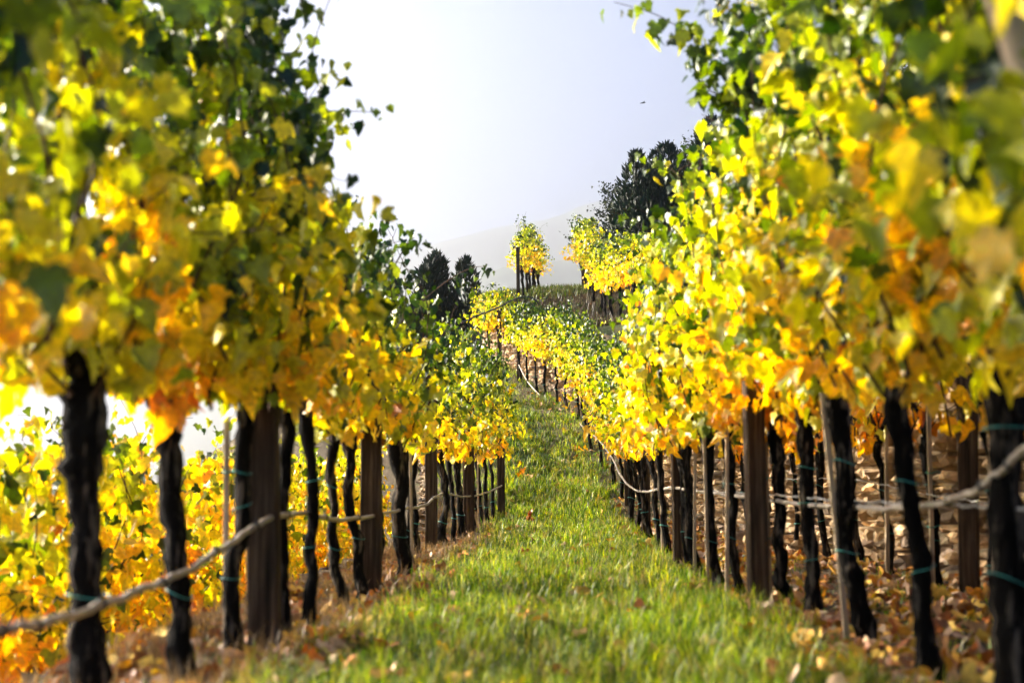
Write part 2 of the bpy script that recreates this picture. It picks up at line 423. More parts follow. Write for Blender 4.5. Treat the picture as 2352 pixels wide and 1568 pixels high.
def make_post(x, y, wdt, hgt, label, r, off=(0, 0), dep=None, mat=None, rot=0, cat='post', name='trellis_post', group='wooden trellis posts'):
    z0 = float(H(x, y)); mb = MB()
    V, Q, T = box_np(0, 0, wdt, dep or wdt, -.15, hgt, r, top_off=off)
    if rot:
        c, s = math.cos(rot), math.sin(rot); V[:, :2] = V[:, :2] @ np.array([[c, s], [-s, c]])
    mb.add(V, Q, T); o = mb.build(name, mat or M_POST, smooth=False); o.location = (x, y, z0)
    return tag(o, label, cat, group)

# ------------------------------------------------------------------ ground
def build_ground():
    ys = np.concatenate([np.arange(-8, 60, .22), np.geomspace(60, 9000, 46)])
    ul = np.concatenate([-np.geomspace(9000, 6.2, 40), np.arange(-6, LEDGE - .13, .3), [LEDGE - .12, LEDGE], np.arange(LEDGE + .15, 1.86, .12)])
    vr = np.concatenate([[-.02 + .0], [.12, .125, .3, .5, .8], np.arange(1.1, 12, .45), np.geomspace(12.2, 9000, 34)])
    rows = []; masks = []
    for y in ys:
        W = wu(y); mid = np.linspace(1.86, W, 8)[1:-1]
        u = np.concatenate([ul, [1.86], mid, W + vr]); x = cx(y) + u
        z = H(x, np.full_like(x, y))
        far = np.clip((y - 400) / 1500, 0, 1)
        rows.append(np.column_stack([x, np.full_like(x, y), z - 25 * far]))
        g = np.clip(1 - np.abs(u + .02) / 1.0, 0, 1) ** .35
        g = np.where(np.abs(u) > 1.0, .22, np.maximum(g, .25))
        g = np.where(u > W + .1, .75, g); g = np.where(u < LEDGE - .1, .45, g)
        g = np.where((u > 1.0) & (y > 24) & (u < W), .55, g); g = np.where((u > W + .1) & (y > 38) & (y < 44.5), .5, g)
        masks.append(g)
    V = np.array(rows); n, m, _ = V.shape
    i = np.arange(n - 1)[:, None]; j = np.arange(m - 1)[None]
    Q = np.stack([i * m + j, i * m + j + 1, (i + 1) * m + j + 1, (i + 1) * m + j], -1).reshape(-1, 4)
    g = np.array(masks).ravel()
    mt, nn, out = new_mat('soil_and_turf')
    at = node(nn, 'ShaderNodeAttribute', attribute_name='Col'); sp = nn.nodes.new('ShaderNodeSeparateColor'); nn.links.new(at.outputs['Color'], sp.inputs[0])
    tc = nn.nodes.new('ShaderNodeTexCoord')
    n1 = node(nn, 'ShaderNodeTexNoise', Scale=3.0, Detail=9.0, Roughness=.7); nn.links.new(tc.outputs['Object'], n1.inputs['Vector'])
    n2 = node(nn, 'ShaderNodeTexNoise', Scale=40.0, Detail=6.0, Roughness=.7); nn.links.new(tc.outputs['Object'], n2.inputs['Vector'])
    soil = ramp(nn, n2.outputs[0], [(.3, (.045, .030, .020)), (.5, (.14, .10, .065)), (.72, (.30, .23, .155))])
    turf = ramp(nn, n2.outputs[0], [(.3, (.015, .025, .008)), (.55, (.045, .075, .015)), (.75, (.11, .13, .03))])
    ad = node(nn, 'ShaderNodeMath', operation='ADD'); nn.links.new(sp.outputs[0], ad.inputs[0])
    ms = node(nn, 'ShaderNodeMath', operation='MULTIPLY_ADD'); nn.links.new(n1.outputs[0], ms.inputs[0]); ms.inputs[1].default_value = 1.6; ms.inputs[2].default_value = -1.3
    nn.links.new(ms.outputs[0], ad.inputs[1]); ad.use_clamp = True
    st = node(nn, 'ShaderNodeMapRange'); st.inputs['From Min'].default_value = -.05; st.inputs['From Max'].default_value = .35; nn.links.new(ad.outputs[0], st.inputs[0])
    mx = nn.nodes.new('ShaderNodeMix'); mx.data_type = 'RGBA'; nn.links.new(st.outputs[0], mx.inputs['Factor'])
    nn.links.new(soil.outputs[0], mx.inputs[6]); nn.links.new(turf.outputs[0], mx.inputs[7])
    p = node(nn, 'ShaderNodeBsdfPrincipled', Roughness=.95); p.inputs['Specular IOR Level'].default_value = .1
    nn.links.new(mx.outputs[2], p.inputs['Base Color'])
    bp = node(nn, 'ShaderNodeBump', Strength=.9, Distance=.03); nn.links.new(n2.outputs[0], bp.inputs['Height']); nn.links.new(bp.outputs[0], p.inputs['Normal'])
    nn.links.new(p.outputs[0], out.inputs[0])
    o = link('ground', mesh_np('ground', V.reshape(-1, 3), [Q], [mt], np.column_stack([g, g, g])))
    tag(o, kind='structure')
build_ground()

def hills(name, D, prof, depth, seed):
    r = np.random.default_rng(seed)
    xs = np.linspace(-7500, 7500, 180); px = 1176 + xs / D * F
    h = CAMZ + (HZ - np.interp(px, [a for a, b in prof], [b for a, b in prof])) / F * D
    for k in range(1, 7): h += 9 / k * np.sin(xs / (620 / k ** 1.3) + r.uniform(0, 6))
    ts = np.linspace(0, 1, 24); V = []
    for t in ts:
        y = D - depth * (1 - t) if t < 1 else D
        f = (t ** .9)
        V.append(np.column_stack([xs + 60 * np.sin(t * 9 + xs / 400), np.full_like(xs, y), -90 + (h + 90) * f + 30 * np.sin(xs / 170 + t * 6) * t * (1 - t) * 2]))
    V.append(np.column_stack([xs, np.full_like(xs, D + depth), np.full_like(xs, -90.)]))
    V = np.array(V); n, m, _ = V.shape
    i = np.arange(n - 1)[:, None]; j = np.arange(m - 1)[None]
    Q = np.stack([i * m + j, i * m + j + 1, (i + 1) * m + j + 1, (i + 1) * m + j], -1).reshape(-1, 4)
    tag(link(name, mesh_np(name, V.reshape(-1, 3), [Q], [M_HILL])), kind='structure')
hills('mountain', 5600, [(-2000, 1140), (350, 1120), (600, 800), (760, 640), (960, 556), (1100, 524), (1250, 503), (1320, 486), (1362, 466), (1450, 458), (1900, 470), (3000, 600), (5000, 800)], 1500, 3)
hills('hill', 3600, [(-2000, 1160), (700, 1100), (900, 760), (1000, 650), (1120, 600), (1270, 590), (1340, 560), (1500, 560), (1900, 560), (3000, 800), (5000, 900)], 1000, 5)

# ------------------------------------------------------------------ dry stone walls
def stone_template():
    pts = {}
    for a in (-1, 0, 1):
        for b in (-1, 0, 1):
            for c in (-1, 0, 1):
                if (a, b, c) != (0, 0, 0): pts[(a, b, c)] = len(pts)
    F4 = []
    for ax in range(3):
        for s in (-1, 1):
            o = [k for k in range(3) if k != ax]
            for i in (-1, 0):
                for j in (-1, 0):
                    q = []
                    for di, dj in ((0, 0), (1, 0), (1, 1), (0, 1)):
                        v = [0, 0, 0]; v[ax] = s; v[o[0]] = i + di; v[o[1]] = j + dj; q.append(pts[tuple(v)])
                    F4.append(q if (s > 0) != (ax == 1) else q[::-1])
    P = np.array(list(pts.keys()), float)
    P = P / (1 + .16 * (np.abs(P).sum(1) - 1))[:, None]
    return P, np.array(F4)
ST_P, ST_F = stone_template()
def stone_wall(name, label, ufn, zlo, zhi, y0, y1, seed, thick=.16, smin=.09, smax=.36, tone=1.0):
    r = np.random.default_rng(seed); C = []; S = []
    y = y0
    cols = []
    z = 0.0
    zmax = 2.6
    while z < zmax:
        hgt = r.uniform(.05, .13) if r.random() < .7 else r.uniform(.13, .22)
        y = y0 + r.uniform(-.2, 0)
        while y < y1:
            L = r.uniform(smin, smax) * (1.2 if y > 20 else 1)
            yy = y + L / 2; zl = zlo(yy) - .1; zh = zhi(yy)
            zz = zl + z + hgt / 2 + .04 * math.sin(yy * 1.7 + z * 3) + r.normal(0, .012)
            if zz - hgt * .3 < zh:
                C.append((cx(yy) + ufn(yy) + r.normal(0, .04), yy, min(zz, zh - hgt * .3))); S.append((thick * r.uniform(.7, 1.15), L / 2 * .96, hgt / 2 * 1.0))
            y += L
        z += hgt * .97
    C = np.array(C); S = np.array(S); N = len(C)
    J = ST_P[None] * (1 + r.normal(0, .17, (N, 26, 3))) + r.normal(0, .11, (N, 26, 3))
    V = J * S[:, None, :] * np.array([1, .95, .88])
    a = r.normal(0, .10, N); ca, sa = np.cos(a)[:, None], np.sin(a)[:, None]
    y_, z_ = V[..., 1].copy(), V[..., 2].copy(); V[..., 1] = y_ * ca - z_ * sa; V[..., 2] = y_ * sa + z_ * ca
    b = r.normal(0, .14, N); cb, sb = np.cos(b)[:, None], np.sin(b)[:, None]
    x_, y_ = V[..., 0].copy(), V[..., 1].copy(); V[..., 0] = x_ * cb - y_ * sb; V[..., 1] = x_ * sb + y_ * cb
    V += C[:, None, :]
    Fq = (ST_F[None] + (np.arange(N) * 26)[:, None, None]).reshape(-1, 4)
    pal = np.array([(.58, .39, .21), (.68, .49, .29), (.42, .29, .17), (.64, .43, .23), (.28, .20, .14), (.74, .57, .36)])
    col = pal[r.integers(0, 6, N)] * r.uniform(.45, 1.15, (N, 1)) * tone
    w_ = empty(name, (float(cx(y0) + ufn(y0)), y0, float(zlo(y0)))); loc = np.array(w_.location)
    tag(w_, label, 'stone wall')
    me = mesh_np('stonework', V.reshape(-1, 3) - loc, [Fq], [M_STONE], np.repeat(col, 26, 0), smooth=False)
    link('stonework', me, w_)
    return w_
def backing(parent, ufn, zlo, zhi, y0, y1, back, dz=.03):
    ys = np.arange(y0, y1, .4); V = []
    for y in ys:
        u0 = ufn(y); x0 = cx(y) + u0
        for (dx, z) in ((0, zlo(y) - .3), (0, zhi(y) - dz), (back, zhi(y) - dz), (back, zlo(y) - .3)): V.append((x0 + dx, y, z))
    V = np.array(V) - np.array(parent.location); n = len(ys)
    i = np.arange(n - 1)[:, None]; j = np.arange(4)[None]
    Q = np.stack([i * 4 + j, i * 4 + (j + 1) % 4, (i + 1) * 4 + (j + 1) % 4, (i + 1) * 4 + j], -1).reshape(-1, 4)
    link('earth_core', mesh_np('earth_core', V, [Q], [M_EARTH]), parent)
W1 = stone_wall('stone_wall', 'long rough dry stone retaining wall of tan rocks behind the vine trunks right of the path', lambda y: wu(y) - .05, lambda y: float(zb(y)) + .03, lambda y: float(zt(y)) + .02, 3.0, 46, 8)
backing(W1, lambda y: wu(y) + .03, lambda y: float(zb(y)), lambda y: float(zt(y)), 3.0, 46, .12)
W2 = stone_wall('terrace_wall', 'low grey stone edge of the terrace seen beneath the left row of vines', lambda y: LEDGE - .07, lambda y: float(zb(y)) - 1.3, lambda y: float(zb(y)) - .05, 2.0, 40, 9, .14, .2, .5, .4)

# ------------------------------------------------------------------ vines beside the path
ORD = ['zeroth', 'first', 'second', 'third', 'fourth', 'fifth', 'sixth', 'seventh', 'eighth', 'ninth', 'tenth', 'eleventh', 'twelfth', 'thirteenth', 'fourteenth', 'fifteenth', 'sixteenth', 'seventeenth', 'eighteenth', 'nineteenth', 'twentieth',
       'twenty-first', 'twenty-second', 'twenty-third', 'twenty-fourth', 'twenty-fifth', 'twenty-sixth', 'twenty-seventh', 'twenty-eighth', 'twenty-ninth', 'thirtieth']
GL, GR = 'vines in the row left of the path', 'vines in the row right of the path'
def shoot_px(pts, n=22):
    return spline([cray(*p) for p in pts], n)
def pos_x(px, d): return (px - 1176.0) / F * d

left = [  # px, d, label, options
 (-730, 2.35, 'big blurred yellow and green leaves at the left edge, trunk out of sight', dict(top=2.8, rad=.05, lod=1)),
 (-60, 3.4, 'leafy vine at the left edge in front of the thickest trunk, only leaves in view', dict(top=3.0, rad=.05, lod=1)),
 (238, 4.45, 'thickest trunk of the left row, leaning left, forked head, teal tie halfway', dict(rad=.057, topoff=(-.10, .1), hh=1.08, lod=1, top=3.2, wig=.010)),
 (432, 5.27, 'dark trunk just right of the thickest left trunk, leaning left under yellow leaves', dict(rad=.042, topoff=(-.09, 0), hh=1.02, lod=1, wig=.012, top=3.2)),
 (540, 5.95, 'black crooked trunk forked low, directly left of the broad wooden post', dict(rad=.034, topoff=(.02, .1), lod=1, top=3.25, kink=.02, ties=3)),
 (652, 6.6, 'black trunk hugging the right side of the broad wooden post', dict(rad=.03, topoff=(-.02, 0), lod=1, top=3.2, ties=0)),
 (712, 7.2, 'slim straight black trunk, first to stand alone right of the broad post', dict(rad=.03, topoff=(-.02, 0), lod=1, top=2.95, ties=2)),
 (782, 8.4, 'slim black trunk with a crooked foot between the two nearest left posts', dict(rad=.03, topoff=(-.03, 0), lod=1, top=2.45, kink=.05, ties=2)),
 (830, 9.4, 'dark trunk close against the left side of the second wooden post', dict(rad=.036, lod=1, top=2.4)),
 (882, 10.3, 'curving dark trunk close against the right side of the second wooden post', dict(rad=.038, lod=1, top=2.6, kink=-.04)),
 (931, 11.5, 'wide dark trunk, second beyond the second left post', dict(rad=.055, top=2.65)),
 (947, 12.6, None, dict(rad=.03)), (966, 14.0, None, dict(rad=.03)), (1027, 16.2, None, dict(rad=.045)), (1046, 17.8, None, dict(rad=.03)), (1062, 19.2, None, dict(rad=.045)),
 (1090, 20.6, None, dict(rad=.04)), (1108, 21.6, None, dict(rad=.03)), (1122, 22.4, None, dict(rad=.03, top=2.85)), (1137, 23.2, None, dict(rad=.03, top=2.8)),
(1094, 24.6, None, dict(rad=.03, top=2.7)), (1091, 26, None, dict(rad=.03, top=2.6)), (1081, 27.5, None, dict(rad=.03, top=2.6)), (1069, 29, None, dict(rad=.03, top=2.5)), (1064, 30.5, None, dict(rad=.03, top=2.4)), (1064, 32, None, dict(rad=.03, top=2.3)),  # vines added past the end post to shade the lane and cover the wall
]
for i, (px, d, lab, op) in enumerate(left):
    r = np.random.default_rng(100 + i)
    op = dict(op); 
    op.setdefault('top', 2.62 + .25 * math.sin(i * 1.9)); op.setdefault('hh', 1.08 + r.uniform(-.04, .04))
    if lab is None: lab = f'dark slender trunk in the left row, {ORD[i - 1]} vine counted from the left edge'
    ex = None
    if i == 6: ex = [shoot_px([(640, 300, 7.0), (700, 262, 7.0), (780, 255, 7.05), (878, 259, 7.1)], 14)]
    if i == 14: ex = [shoot_px([(960, 700, 15.5), (1020, 650, 15), (1080, 616, 14.6), (1122, 612, 14.4)], 18), shoot_px([(1040, 640, 15), (1085, 660, 14.8), (1098, 735, 14.8)], 12)]
    if i == 17: ex = [shoot_px([(1130, 940, 20), (1175, 975, 19), (1215, 1000, 18.6)], 12), shoot_px([(1130, 1000, 20), (1180, 1060, 19), (1205, 1095, 18.6)], 12)]
    if i == 9: ex = [shoot_px([(850, 620, 10.3), (868, 540, 10.4), (882, 486, 10.4)], 14), shoot_px([(900, 620, 10.6), (935, 560, 10.6), (948, 540, 10.6)], 10)]
    lod = op.pop('lod', 2)
    near = i < 5
    make_vine(pos_x(px, d), d, lab, GL, r, lod=lod, grad=.54, autumn=(.50 if d < 15 else .57) + .05 * math.sin(i * 2.3), nsh=18, fill=230 if d < 8 else 190, per=1.85 if d < 8 else 1.45, lean=-.09 if d < 7 else (-.17 if d < 15.5 else .04), aw=.2 if d < 7 else (.15 if d < 15.5 else .26),
              shoots_extra=ex, low=.93, tan=row_dir(d) if d < 23 else None, size=.090 if d < 8 else .083, **op)

right = [
 (2700, 2.9, 'blurred yellow leaves at the right edge, trunk out of sight', dict(top=2.6, rad=.05, lod=1)),
 (2560, 3.75, 'large soft green and yellow leaves in front of the slanting brace, trunk out of sight', dict(top=3.0, rad=.05, lod=1)),
 (2345, 4.55, 'massive dark leaning trunk at the right edge with a side branch near its head', dict(rad=.062, topoff=(-.09, 0), hh=1.22, lod=1, wig=.015, top=3.1, ties=2)),
 (2128, 5.44, 'tall dark trunk leaning left, second from the right edge', dict(rad=.038, topoff=(-.11, 0), hh=1.1, lod=1, wig=.012, top=3.0, ties=2)),
 (1968, 6.7, 'dark trunk with a foot bulging right, third from the right edge', dict(rad=.046, topoff=(-.10, 0), hh=1.15, lod=1, kink=.03, top=3.15, ties=2)),
 (1857, 7.8, 'straight black trunk, fourth from the right edge, crossed by the hose', dict(rad=.042, topoff=(-.02, 0), lod=1, hh=1.15, top=3.15, ties=3, wig=.012)),
 (1796, 8.6, 'crooked dark trunk directly behind the square wooden post and its pale stake', dict(rad=.036, topoff=(-.05, 0), lod=1, kink=.03, top=3.1, ties=0)),
 (1680, 9.8, 'dark trunk just left of the tall square wooden post', dict(rad=.036, topoff=(-.04, 0), lod=1, top=3.1, hh=1.15, ties=2, kink=.04)),
 (1640, 10.5, 'dark trunk with a crooked foot, second left of the square wooden post', dict(rad=.042, topoff=(-.05, 0), lod=1, kink=.05, top=3.15)),
 (1602, 11.4, None, dict(rad=.04, top=3.1)), (1578, 12.4, None, dict(rad=.036, top=3.1)), (1532, 14.0, None, dict(rad=.036, top=3.05)), (1512, 15.8, None, dict(rad=.036, top=2.95)),
 (1492, 17.6, None, dict(rad=.036, top=2.8)), (1477, 19.4, None, dict(rad=.04)), (1464, 21.2, None, dict(rad=.04)), (1454, 22.8, None, dict(rad=.036)), (1446, 24.4, None, dict(rad=.036)),
 (1430, 26.0, None, dict(top=2.9)), (1408, 27.5, None, dict(top=2.9)), (1380, 29.0, None, dict(top=2.85)), (1360, 30.5, None, dict(top=2.8)), (1346, 32.0, None, dict(top=2.7)),
 (1328, 33.4, None, dict(top=2.6)), (1303, 34.5, None, dict(top=2.5)), (1280, 35.3, None, dict(top=2.45)), (1257, 36.1, None, dict(top=2.4)), (1236, 36.8, None, dict(top=2.3)), (1213, 37.5, None, dict(top=2.2)), (1196, 38.3, None, dict(top=2.2)),
]
RP = [(pos_x(a[0], a[1]), a[1]) for a in right]
for i, (px, d, lab, op) in enumerate(right):
    r = np.random.default_rng(300 + i); op = dict(op)
    op.setdefault('top', 2.6 + .15 * math.sin(i * 1.7)); op.setdefault('hh', 1.1 + r.uniform(-.04, .04))
    if lab is None: lab = f'dark vine trunk in the right row, {ORD[i - 1]} vine counted from the right edge'
    ex = None
    if i == 5: ex = [shoot_px([(1760, 230, 7.9), (1700, 170, 7.6), (1620, 110, 7.5), (1520, 40, 7.4), (1400, 2, 7.4)], 46), shoot_px([(1700, 200, 7.6), (1640, 215, 7.6), (1600, 160, 7.6)], 14)]
    if i == 6: ex = [shoot_px([(1780, 260, 8.5), (1735, 120, 8.4), (1700, 20, 8.3), (1680, -60, 8.3)], 34)]
    if i == 9: ex = [shoot_px([(1640, 380, 11), (1580, 380, 11), (1535, 410, 11)], 12), shoot_px([(1640, 330, 11), (1600, 345, 11), (1560, 350, 11)], 9)]
    if i == 17: ex = [shoot_px([(1440, 900, 24), (1400, 960, 23.5), (1385, 1010, 23.3)], 10)]
    if i < len(right) - 1: a, b = RP[i], RP[i + 1]
    else: a, b = RP[i - 1], RP[i]
    tn = np.array([b[0] - a[0], b[1] - a[1]]); tn /= np.linalg.norm(tn)
    if d < 3.5 or d > 22: pass
    if d <= 22: tn = row_dir(d)
    lod = op.pop('lod', 2); lod = 2 if d < 30 else 3
    if d < 11: lod = 1
    op.setdefault('rad', .036)
    make_vine(pos_x(px, d), d, lab, GR, r, lod=lod, autumn=(.55 if d < 20 else .50) + .05 * math.sin(i * 1.3) if d > 4 else .42, nsh=20, fill=260 if d < 9 else (180 if d < 19 else 280), size=.091 if d < 9 else .083, per=1.75 if d < 9 else 1.65, lean=-.10 if d < 9 else -.01, aw=.2 if d < 9 else .15,
              shoots_extra=ex, low=1.06 if d < 22 else .8, hang=.18 if 5 < d < 20 else .3, tan=tn, half=.58, sides=8 if d < 14 else 6, **op)
# last pair on the same line, on the crest
for i, (px, d) in enumerate([(1150, 41.2), (1128, 42.2)]):
    r = np.random.default_rng(360 + i)
    make_vine(pos_x(px, d), d, ['orange leaved vine on the crest beside a dark post, beyond the bend of the path', 'orange leaved vine on the crest, outermost one against the pale sky'][i], 'vines on the crest', r,
              top=2.35, hh=1.15, rad=.04, lod=3, autumn=.60, nsh=20, fill=260, tan=np.array([-.7, .7]), ties=0, hang=.35, aw=.28)

# wall row -----------------------------------------------------------------
for i, (px, d) in enumerate([(2420, 6.6), (2300, 7.9), (2150, 9.8), (2042, 11.1), (1962, 12.2), (1903, 13.5), (1835, 14.8), (1770, 16.0), (1720, 17.2)]):
    r = np.random.default_rng(400 + i)
    lab = ['thin vine before the wall at the right edge, behind the massive trunk', 'thin vine before the wall, just right of the sunlit square post', 'dark vine before the wall, immediately left of the sunlit square post', 'slim vine before the wall, second left of the sunlit square post',
           'short dark vine before the wall, third left of the sunlit square post', 'vine before the wall, fourth left of the sunlit square post', 'vine before the wall, fifth left of the sunlit square post',
           'vine before the wall, seen beside the square post in the right row', 'last vine of the row before the stone wall'][i]
    make_vine(pos_x(px, d), d, lab, 'vines of the row before the stone wall', r, top=2.3, hh=1.02, rad=.026 + .012 * r.random(), lod=2, autumn=.74, nsh=7, fill=10, hang=.3, ties=2, low=.88, half=.5, kink=.03 * r.choice([-1, 1]), per=1.2, arms=2)
# lower terrace on the left -------------------------------------------------
for i in range(19):
    r = np.random.default_rng(500 + i)
    d = 6.6 + i * 1.12; u = -3.25 + .1 * math.sin(i * 1.3)
    x = float(cx(d)) + u
    make_vine(x, d, f'yellow-green vine on the lower terrace at left, {ORD[i + 1]} in its row', 'vines on the lower terrace left', r, top=2.55 + .12 * math.sin(i * 2.1), hh=.85, rad=.035, lod=2 if d < 16 else 3,
              autumn=.54 + .05 * math.sin(i * 1.7), grad=.18, nsh=17, fill=440, hang=.55, low=.22, lowf=-.5, half=.58, ties=1 if i < 5 else 0, aw=.2)
for i in range(12):
    r = np.random.default_rng(540 + i)
    d = 10 + i * 1.5; x = float(cx(d)) - 5.6
    make_vine(x, d, f'yellow vine low on the far left slope, {ORD[i + 1]} of the outer row', 'vines on the outer left slope', r, top=2.3, hh=.9, rad=.03, lod=3, autumn=.62, nsh=14, fill=260, hang=.5, low=.3, lowf=-.3, half=.75, ties=0, size=.11)
# hilltop rows --------------------------------------------------------------
for i, (px, d) in enumerate([(1204, 44.0), (1212, 45.2), (1219, 46.5), (1226, 47.8), (1232, 49.2), (1237, 50.6), (1243, 52.0)]):
    r = np.random.default_rng(560 + i)
    make_vine(pos_x(px, d), d, f'vine of the small hilltop clump, {ORD[i + 1]} behind the tall dark pole', 'vines of the small hilltop clump', r, top=2.25 + .15 * (i == 3), hh=1.0, rad=.05, lod=3, autumn=.53, nsh=13, fill=120, hang=.3, size=.088, low=.85,
              ties=0, half=.5, tan=np.array([.12, .99]), aw=.26, sides=6, per=1.5)
for i, (px, d) in enumerate([(1343, 47.2), (1350, 45.8), (1358, 44.6), (1368, 43.4), (1380, 42.3), (1392, 41.3), (1408, 40.3), (1428, 39.4), (1450, 38.5), (1474, 37.6), (1500, 36.8)]):
    r = np.random.default_rng(580 + i)
    make_vine(pos_x(px, d), d, f'golden vine of the hilltop row beside the dark conifers, {ORD[i + 1]} from its left end', 'golden vines of the hilltop row', r, top=2.35 + .1 * math.sin(i), hh=1.0, rad=.055, lod=3, autumn=.58, nsh=17, fill=330, hang=.35, size=.09, low=.75,
              ties=0, half=.6, tan=np.array([.45, -.89]) if i > 3 else np.array([.12, -.99]), aw=.26, sides=6, topoff=(r.uniform(-.1, .1), 0))

# ------------------------------------------------------------------ posts and stakes
r = np.random.default_rng(5)
for px, d, wd, hg, lab in [
 (619, 6.28, .135, 2.1, 'broad weathered grey-brown wooden post, nearest one in the left row'),
 (857, 10.0, .145, 2.0, 'weathered wooden post in the left row, second post from the camera'),
 (993, 15.4, .13, 2.0, 'dark wooden post in the left row, third post from the camera'),
 (1078, 20.0, .16, 2.0, 'thick dark post in the left row, fourth post from the camera'),
 (1152, 23.8, .13, 1.6, 'grey end post of the left row, standing beside the grass'),
 (1735, 8.55, .112, 2.1, 'tall square brown wooden post in the right row, sunlit along its left edge'),
 (1558, 12.9, .112, 2.0, 'dark wooden post in the right row, second post from the camera'),
 (1483, 18.4, .11, 2.0, 'dark wooden post in the right row, third post from the camera'),
 (1440, 25.2, .11, 1.9, 'dark wooden post in the right row at the foot of the slope'),
 (1192, 38.6, .10, 1.6, 'weathered end post below the far bend of the right row'),
 (1148, 40.7, .12, 1.7, 'dark post on the crest in front of the orange leaved vines'),
 (1191, 43.4, .11, 1.85, 'tall dark pole in front of the small hilltop clump'),
 (1343, 46.6, .15, 1.9, 'dark pole at the left end of the golden hilltop row')]:
    make_post(pos_x(px, d), d, wd, hg, lab, r, off=((-.06 if px < 700 else -.02) , 0), rot=r.uniform(-.08, .08) if px != 1735 else .10)
make_post(pos_x(2213, 9.07), 9.07, .115, 1.5, 'square post before the stone wall, its left face brightly sunlit', r, off=(.03, 0), rot=-.45)
brace = MB(); a = cray(2985, 2060, 2.6); b = cray(2235, -190, 2.75)
brace.add(*tube(np.array([a + (b - a) * t for t in np.linspace(0, 1, 12)]), 0.030 + .001 * r.normal(0, 1, 12), 9, True, .06, r))
o = brace.build('brace_post', M_STAKE, loc=tuple(a)); tag(o, 'slanting grey brace pole in the upper right corner, leaning across the leaves', 'post')
GS = 'thin wooden vine stakes'
for px, d, hg, lab in [
 (530, 6.1, 1.2, 'thin grey stake just left of the forked trunk beside the broad post'),
 (950, 12.0, 1.1, 'thin stake in the left row between the second and third posts'),
 (1100, 20.8, 1.1, 'pale thin stake beyond the fourth post of the left row'),
 (1763, 8.7, 1.3, 'pale sunlit stake with teal ties right of the tall square brown post'),
 (1938, 6.85, 1.2, 'slim stake against the left side of the third trunk from the right edge'),
 (1622, 10.4, 1.15, 'pale stake left of the crooked trunk near the square brown post'),
 (1590, 11.3, 1.1, 'thin pale stake just right of the second post of the right row'),
 (1518, 14.4, 1.1, 'thin pale stake between the second and third posts of the right row'),
 (1663, 9.7, 1.15, 'pale stake on the left of the trunk next to the square brown post'),
 (2131, 9.6, 1.3, 'pale stake before the wall, left of the sunlit square post'),
 (2028, 11.0, 1.2, 'thin stake before the wall between the second and third trunks from the right'),
 (2272, 7.7, 1.3, 'sunlit stake before the wall, right of the sunlit square post')]:
    z0 = float(H(pos_x(px, d), d)); mb = MB(); V, Q, T = box_np(0, 0, .027 if px > 1700 else .022, .028, -.1, hg, r, 7, .15, .05, (-.10 if px == 1938 else r.uniform(-.03, .03), 0)); mb.add(V, Q, T)
    o = mb.build('vine_stake', M_STAKE, smooth=False); o.location = (pos_x(px, d), d, z0); tag(o, lab, 'stake', GS)
    if px in (1763, 530, 2131):
        for h_ in (.42, .78):
            th = np.linspace(0, 2 * np.pi, 11); mt_ = MB()
            mt_.add(*tube(np.column_stack([.027 * np.cos(th), .025 * np.sin(th), h_ + .004 * np.sin(th)]), .004, 5, False))
            mt_.add(*tube(np.array([[.02, -.02, h_], [.05, -.03, h_ + .012], [.07, -.02, h_ - .01]]), .003, 4, False)); mt_.build('tie', M_TIE, o)

# ------------------------------------------------------------------ hoses and wire
def hose(name, pts, rad, mat, label, clips=(), n=160, cat='hose', sag=0):
    P = spline([cray(*p) for p in pts], n)
    P[:, 2] += .004 * np.sin(np.arange(n) * .9) + .003 * np.sin(np.arange(n) * 2.3)
    mb = MB(); loc = P[0].copy(); mb.add(*tube(P, rad, 8))
    o = mb.build(name, mat, loc=tuple(loc)); tag(o, label, cat)
    for f in clips:
        k = int(f * (n - 2)); m2 = MB(); cr = .0125; t = (P[k + 1] - P[k]); t /= np.linalg.norm(t)
        m2.add(*tube(np.array([P[k] - t * .012, P[k], P[k] + t * .012]) - loc, [cr * 1.35, cr * 1.6, cr * 1.35], 8))
        m2.add(*tube(np.array([P[k] + [0, 0, cr], P[k] + [0, .003, cr * 2.4], P[k] + t * .01 + [0, 0, cr * 2.6]]) - loc, .003, 5))
        m2.build('hose_clip', M_BLACK, o)
    return o
hose('drip_hose', [(-420, 1500, 2.7), (-160, 1466, 3.1), (0, 1444, 3.45), (90, 1432, 3.7), (210, 1398, 4.15), (330, 1352, 4.7), (430, 1310, 5.1), (540, 1240, 5.7), (620, 1190, 6.15), (700, 1180, 7.1), (775, 1193, 8.3), (850, 1185, 9.7), (930, 1168, 11.8), (975, 1160, 13.8), (1005, 1138, 15.4), (1030, 1135, 17), (1075, 1140, 19.5), (1120, 1130, 22), (1152, 1115, 23.6)],
     .0125, M_HOSE, 'brown drip hose sagging along the trunks of the left row', (.115, .17, .24, .31, .37, .43, .48, .54, .6, .68, .76))
hose('drip_hose', [(2620, 760, 3.4), (2480, 930, 3.8), (2352, 1033, 4.2), (2290, 1090, 4.5), (2210, 1140, 4.9), (2100, 1163, 5.6), (1980, 1166, 6.5), (1900, 1163, 7.3), (1790, 1152, 8.5), (1700, 1140, 9.6), (1620, 1130, 11.0), (1540, 1120, 13.3), (1500, 1126, 15.5), (1470, 1128, 18), (1445, 1115, 21), (1425, 1090, 24), (1405, 1050, 26.3), (1375, 1010, 29), (1345, 985, 32), (1310, 955, 34), (1260, 925, 36), (1215, 880, 37.3), (1192, 838, 38.4)],
     [.0125] * 100 + [.016] * 60, M_HOSE, 'grey-brown drip hose looping across the trunks of the right row', (.115, .16, .2, .24, .28, .33, .38, .43, .48, .53, .6))
